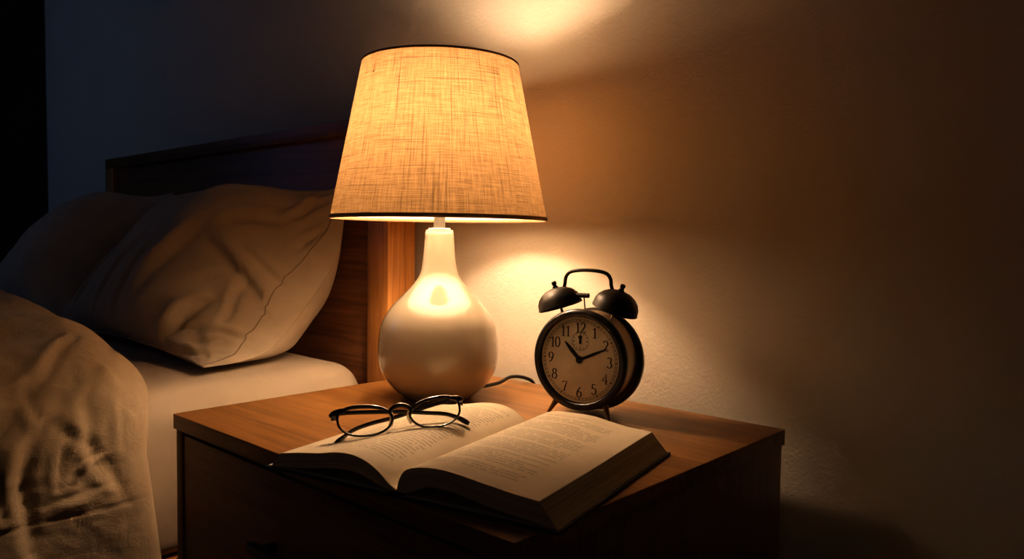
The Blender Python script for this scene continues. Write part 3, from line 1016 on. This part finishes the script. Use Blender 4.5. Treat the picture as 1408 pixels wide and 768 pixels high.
# bells on posts, with a nut on each
BY = 0.032
for s in (-1, 1):
    bx, bz = (-0.0500, 0.1555) if s < 0 else (0.0385, 0.1555)
    tilt = Matrix.Rotation(radians(19) * s, 4, 'Y')
    mt = Matrix.Translation((bx, BY, bz)) @ tilt
    bm = bmesh.new()
    dome = [(0.0, 0.0235), (0.008, 0.0230), (0.016, 0.0208), (0.0235, 0.0165), (0.0290, 0.0105), (0.0318, 0.0040), (0.0326, -0.0030), (0.0330, -0.0050), (0.0318, -0.0056), (0.0306, -0.0045), (0.0300, 0.0035), (0.0272, 0.0095), (0.0220, 0.0150), (0.015, 0.0190), (0.0, 0.0215)]
    lathe(bm, dome, 56, mt)
    bell = finish('bell', bm, M_blackm, clock, True, 60)
    bm = bmesh.new()
    lathe(bm, [(0, 0.022), (0.0042, 0.022), (0.0042, 0.0255), (0.003, 0.0260), (0.003, 0.0285), (0.0038, 0.0290), (0.0038, 0.0325), (0.002, 0.0338), (0, 0.0338)], 20, mt)
    finish('nut', bm, M_blackm, bell)
    bm = bmesh.new()
    tube(bm, [mt @ Vector((0, 0, 0.022)), mt @ Vector((0, 0, -0.02))], 0.0021, 12)
    finish('post', bm, M_steel, bell)
# carrying handle
bm = bmesh.new()
hp = [(-0.0445, BY, 0.1750), (-0.0420, BY, 0.1850), (-0.0405, BY, 0.1945), (-0.0345, BY, 0.2015), (-0.0220, BY, 0.2045), (-0.006, BY, 0.2055), (0.012, BY, 0.2045), (0.0245, BY, 0.2010), (0.0300, BY, 0.1935), (0.0312, BY, 0.1845), (0.0345, BY, 0.1750)]
tube(bm, catmull(hp, 6), 0.0026, 12)
finish('carrying_handle', bm, M_blackm, clock)
# hammer between the bells
bm = bmesh.new()
tube(bm, [(-0.0240, BY, 0.1690), (-0.0035, BY, 0.1690)], 0.0034, 14)
tube(bm, [(-0.0110, BY, 0.1690), (-0.0095, BY + .002, 0.1440)], 0.0010, 8)
finish('hammer', bm, M_blackm, clock)
# splayed legs
for s in (-1, 1):
    bm = bmesh.new()
    a, b = Vector((CX + s * 0.0345, 0.010, 0.0260)), Vector((CX + s * 0.0475 + .001, -0.002, 0.0014))
    pts = [a.lerp(b, k / 8) for k in range(9)]
    tube(bm, pts, lambda f: 0.0054 - 0.0034 * f, 12)
    finish('leg', bm, M_bronze, clock)
bm = bmesh.new()
lathe(bm, [(0, -0.078), (0.009, -0.078), (0.010, -0.070), (0.004, -0.069), (0.004, -0.064), (0, -0.064)], 20, front(0, CX - 0.02, 0.09))
finish('winding_key', bm, M_bronze, clock)

# ------------------------------------------------------------------ open book
BS = Vector((0.4895, -0.5463, TOP))
BTH = 0.2176
book = thing('open_book', 'thick open hardback book lying across the front corner of the nightstand', 'book', BS, BTH)
BH, BW = 0.289, 0.1765
# covers (hinge at x=0), a hair thick, with pale endpaper on the inside
bm = bmesh.new()
box(bm, 0.010, BW, 0.0, BH, 0.0, 0.0030, 0.0008)
box(bm, -BW, -0.010, 0.0, BH, 0.0, 0.0030, 0.0008)
box(bm, -0.0102, 0.0102, 0.0005, BH - 0.0005, 0.0, 0.0018, 0.0005)
cover = finish('cover', bm, M_cover, book)
bm = bmesh.new()
box(bm, 0.0105, BW - 0.003, 0.003, BH - 0.003, 0.0030, 0.0034)
box(bm, -BW + 0.003, -0.0105, 0.003, BH - 0.003, 0.0030, 0.0034)
finish('endpaper', bm, M_endpaper, book)

def page_block(name, sgn, top, bot, edge_top, edge_bot, mats):
    """sheets fanned from the gutter: cross-section between the curves top(x) and bot(x), extruded along the spine"""
    bm = bmesh.new()
    uv = bm.loops.layers.uv.new('UVMap')
    nx, ny, nt = 48, 24, 10
    y0, y1 = 0.004, BH - 0.004
    T = [lerp_top(top, k / nx) for k in range(nx + 1)]      # (x, z)
    B = [lerp_top(bot, k / nx) for k in range(nx + 1)]
    def wob(i, j):
        f = j / ny
        return 0.0012 * noise.noise(Vector((i * 0.09, f * 2.2, 4.0 + sgn))) * smooth01(i / nx * 3) + 0.0015 * smooth01((f - .6) / .4) * 0
    top_v = [[bm.verts.new((sgn * T[i][0], y0 + (y1 - y0) * j / ny, T[i][1] + wob(i, j))) for j in range(ny + 1)] for i in range(nx + 1)]
    bot_v = [[bm.verts.new((sgn * B[i][0], y0 + (y1 - y0) * j / ny, B[i][1])) for j in (0, ny)] for i in range(nx + 1)]
    def face(vs, uvs, mi):
        f = bm.faces.new(vs)
        f.material_index = mi
        for l, q in zip(f.loops, uvs):
            l[uv].uv = q
        return f
    for i in range(nx):
        for j in range(ny):
            face([top_v[i][j], top_v[i + 1][j], top_v[i + 1][j + 1], top_v[i][j + 1]],
                 [(i / nx, j / ny), ((i + 1) / nx, j / ny), ((i + 1) / nx, (j + 1) / ny), (i / nx, (j + 1) / ny)], 0)
        face([bot_v[i][0], bot_v[i][1], bot_v[i + 1][1], bot_v[i + 1][0]], [(0, 0), (1, 0), (1, 0.02), (0, 0.02)], 1)
    # head and foot
    for jj, je in ((0, 0), (ny, 1)):
        for i in range(nx):
            vs = [bot_v[i][je], bot_v[i + 1][je], top_v[i + 1][jj], top_v[i][jj]]
            us = [(i / nx, 0), ((i + 1) / nx, 0), ((i + 1) / nx, 1), (i / nx, 1)]
            face(vs, us, 1)
    # fore-edge
    vs = [bot_v[nx][0]] + [bot_v[nx][1]] + [top_v[nx][j] for j in range(ny, -1, -1)]
    us = [(0, 0), (1, 0)] + [(j / ny, 1) for j in range(ny, -1, -1)]
    # split into quads from bottom edge for even shading
    prev = None
    row = [bm.verts.new(bot_v[nx][0].co.lerp(bot_v[nx][1].co, j / ny)) for j in range(1, ny)]
    row = [bot_v[nx][0]] + row + [bot_v[nx][1]]
    mid = []
    for j in range(ny + 1):
        c = row[j].co.lerp(top_v[nx][j].co, 0.5)
        c.x -= sgn * 0.0018
        mid.append(bm.verts.new(c))
    for j in range(ny):
        face([row[j], row[j + 1], mid[j + 1], mid[j]], [(j / ny, 0), ((j + 1) / ny, 0), ((j + 1) / ny, .5), (j / ny, .5)], 1)
        face([mid[j], mid[j + 1], top_v[nx][j + 1], top_v[nx][j]], [(j / ny, .5), ((j + 1) / ny, .5), ((j + 1) / ny, 1), (j / ny, 1)], 1)
    return finish(name, bm, mats, book, True, 35)

def lerp_top(tab, f):
    """tab: list of (x, z); f along arc length"""
    pts = [Vector((x, z, 0)) for x, z in tab]
    cur = catmull(pts, 10)
    L = [0.0]
    for a, b in zip(cur[:-1], cur[1:]):
        L.append(L[-1] + (b - a).length)
    t = f * L[-1]
    for k in range(len(cur) - 1):
        if t <= L[k + 1] or k == len(cur) - 2:
            g = (t - L[k]) / max(1e-9, L[k + 1] - L[k])
            p = cur[k].lerp(cur[k + 1], min(1, max(0, g)))
            return (p.x, p.y)

topR = [(0.0, 0.0065), (0.0020, 0.0150), (0.0060, 0.0230), (0.0130, 0.0288), (0.0285, 0.0332), (0.0480, 0.0345), (0.0725, 0.0335), (0.1056, 0.0292), (0.1545, 0.0238)]
botR = [(0.0, 0.0050), (0.0100, 0.0048), (0.0200, 0.0085), (0.0320, 0.0140), (0.0450, 0.0165), (0.0700, 0.0150), (0.1100, 0.0090), (0.1500, 0.0050), (0.1725, 0.0036)]
topL = [(0.0, 0.0065), (0.0060, 0.0090), (0.0120, 0.0125), (0.0225, 0.0205), (0.0375, 0.0282), (0.0560, 0.0322), (0.0780, 0.0312), (0.1000, 0.0270), (0.1280, 0.0226), (0.1565, 0.0186)]
botL = [(0.0, 0.0050), (0.0110, 0.0048), (0.0240, 0.0080), (0.0430, 0.0135), (0.0620, 0.0155), (0.0850, 0.0135), (0.1150, 0.0085), (0.1450, 0.0048), (0.1700, 0.0036)]
page_block('page_block', 1, topR, botR, None, None, [M_pageR, M_pedge])
page_block('page_block', -1, topL, botL, None, None, [M_pageL, M_pedge])

# ------------------------------------------------------------------ reading glasses
GA = Vector((0.375, -0.492, TOP + 0.0275)); GB = Vector((0.410, -0.419, TOP + 0.0315))
gmid = (GA + GB) / 2
gx = (GB - GA).normalized()
glasses = thing('reading_glasses', 'dark tortoise reading glasses folded on the left page of the open book', 'glasses', gmid)
lean = radians(30)
back = Vector((-gx.y, gx.x, 0)).normalized()          # away from the viewer
gz = (Vector((0, 0, 1)) * cos(lean) + back * sin(lean))
gz = (gz - gx * gz.dot(gx)).normalized()
gy = gz.cross(gx).normalized()
G = Matrix((gx, gy, gz)).transposed().to_4x4()
def GP(x, y, z):
    return G @ Vector((x, y, z))
LCX, LHW, LHH, LZ = 0.0405, 0.0302, 0.0168, 0.0186
def lens_outline(s, grow=0.0, n=56):
    pts = []
    for k in range(n):
        a = 2 * pi * k / n
        c, q = cos(a), sin(a)
        x = math.copysign(abs(c) ** 0.84, c) * (LHW + grow)
        z = math.copysign(abs(q) ** 0.90, q) * (LHH + grow)
        x *= 1 + 0.09 * q                       # wider at the top
        z += 0.0035 * (x / LHW) * (1 if q > 0 else 0.3)   # brow lifts towards the temples
        curve = 0.0032 * ((s * LCX + s * x) / 0.072) ** 2    # slight wrap
        pts.append((s * LCX + s * x, curve, LZ + z))
    return pts
bm = bmesh.new()
for s in (-1, 1):
    tube(bm, [GP(*p) for p in lens_outline(s)], 0.0018, 10, True, (lambda f: (0.0014 + 0.0010 * max(0.0, sin(2 * pi * f)), 0.0017)), tuple(gy))
    # end piece to the hinge
    tube(bm, catmull([GP(s * 0.0610, 0.0020, 0.0335), GP(s * 0.0675, 0.0028, 0.0330), GP(s * 0.0728, 0.0040, 0.0312), GP(s * 0.0752, 0.0085, 0.0290)], 5), 0.0028, 10, False, (lambda f: (0.0030 + 0.0022 * f, 0.0022)), tuple(gy))
# bridge
tube(bm, catmull([GP(-0.0125, 0.0, 0.0255), GP(-0.0075, 0.0, 0.0300), GP(0.0, -0.0004, 0.0318), GP(0.0075, 0.0, 0.0300), GP(0.0125, 0.0, 0.0255)], 6), 0.0022, 10, False, (0.0026, 0.0020), tuple(gy))
finish('frame', bm, M_frame, glasses)
for s in (-1, 1):
    bm = bmesh.new()
    o = lens_outline(s, -0.0004)
    c = bm.verts.new(GP(s * LCX, 0.0006, LZ))
    vs = [bm.verts.new(GP(*p)) for p in o]
    for k in range(len(vs)):
        bm.faces.new((c, vs[k], vs[(k + 1) % len(vs)]))
    finish('lens', bm, M_glass, glasses)
    bm = bmesh.new()
    tube(bm, catmull([GP(s * 0.0108, 0.002, 0.0240), GP(s * 0.0100, 0.0062, 0.0180), GP(s * 0.0125, 0.0068, 0.0110)], 5), 0.0022, 8, False, (0.0026, 0.0014), tuple(gy))
    finish('nose_pad', bm, M_pad, glasses)
    bm = bmesh.new()
    tube(bm, [GP(s * 0.0752, 0.0085, 0.0250), GP(s * 0.0752, 0.0085, 0.0330)], 0.0019, 8)
    finish('hinge', bm, M_steel, glasses)
# folded temples crossing behind the lenses, ear ends resting on the page
def WP(x, d, z):
    """along the front / horizontally behind it / height above the page"""
    return gx * x + back * d + Vector((0, 0, z))
hz = GP(0.0752, 0.0085, 0.0295)
hd = hz.dot(back); hh = hz.z
tl = [WP(-0.0752, hd, hh), WP(-0.050, hd + 0.0030, hh - 0.0020), WP(0.0, hd + 0.0040, hh - 0.0075), WP(0.035, hd + 0.0040, hh - 0.0130), WP(0.056, hd + 0.002, 0.0085), WP(0.070, hd - 0.004, 0.0035), WP(0.081, hd - 0.012, -0.0030)]
tr_ = [WP(0.0752, hd, hh), WP(0.050, hd + 0.0090, hh - 0.004), WP(0.0, hd + 0.0120, hh - 0.0150), WP(-0.030, hd + 0.0100, 0.0065), WP(-0.052, hd + 0.002, 0.0035), WP(-0.066, hd - 0.010, -0.0005), WP(-0.076, hd - 0.021, -0.0030)]
for pts in (tl, tr_):
    bm = bmesh.new()
    cv = catmull(pts, 8)
    tube(bm, cv, 0.0018, 10, False, lambda f: (0.0014 + 0.0010 * smooth01((f - .72) / .2), 0.0025 + 0.0007 * smooth01((f - .72) / .2) - 0.0008 * smooth01((f - .95) / .05)), (0, 0, 1))
    finish('temple', bm, M_frame, glasses)

# ------------------------------------------------------------------ light
w = bpy.data.worlds.new('night')
scene.world = w
w.use_nodes = True
bg = w.node_tree.nodes['Background']
bg.inputs['Color'].default_value = (0.28, 0.45, 1.0, 1)
bg.inputs['Strength'].default_value = 0.008
# faint moonlight from a window on the far side of the bed
ml = bpy.data.lights.new('moonlight', 'AREA')
ml.shape = 'RECTANGLE'; ml.size = 0.9; ml.size_y = 1.2
ml.energy = 1.8
ml.color = (0.25, 0.48, 1.0)
mo = bpy.data.objects.new('moonlight', ml)
mo.location = (-2.2, -1.7, 1.6)
mo.rotation_euler = (Vector((-1.6, 0.0, 0.9)) - Vector(mo.location)).to_track_quat('-Z', 'Y').to_euler()
link(mo)

# dim warm fill lamp added behind the viewer to lift book edges and drawers
fl = bpy.data.lights.new('warm_fill', 'AREA')
fl.shape = 'RECTANGLE'; fl.size = 0.8; fl.size_y = 1.9
fl.energy = 0.4
fl.color = (1.0, 0.66, 0.38)
fo = bpy.data.objects.new('warm_fill', fl)
fo.location = (1.6, -3.0, 1.1)
fo.rotation_euler = (Vector((0.4, 0.0, 0.5)) - Vector(fo.location)).to_track_quat('-Z', 'Y').to_euler()
link(fo)

# ------------------------------------------------------------------ camera
cam = bpy.data.cameras.new('camera')
cam.sensor_fit = 'HORIZONTAL'
cam.sensor_width = 36.0
cam.lens = 1044.52 / 1408 * 36.0
cam.clip_start = 0.02
co = bpy.data.objects.new('camera', cam)
r = Vector((0.7346, 0.6784, 0.0131)).normalized()
wv = Vector((-0.6770, 0.7341, -0.0523))
wv = (wv - r * wv.dot(r)).normalized()
u = r.cross(wv).normalized()
m = Matrix((r, u, -wv)).transposed().to_4x4()
m.translation = Vector((1.0544, -0.9966, TOP + 0.2477))
co.matrix_world = m
link(co)
cam.dof.use_dof = True
cam.dof.focus_distance = 1.05
cam.dof.aperture_fstop = 8.0
scene.camera = co

scene.view_settings.view_transform = 'Standard'
scene.view_settings.look = 'Medium High Contrast'
scene.view_settings.exposure = -0.07
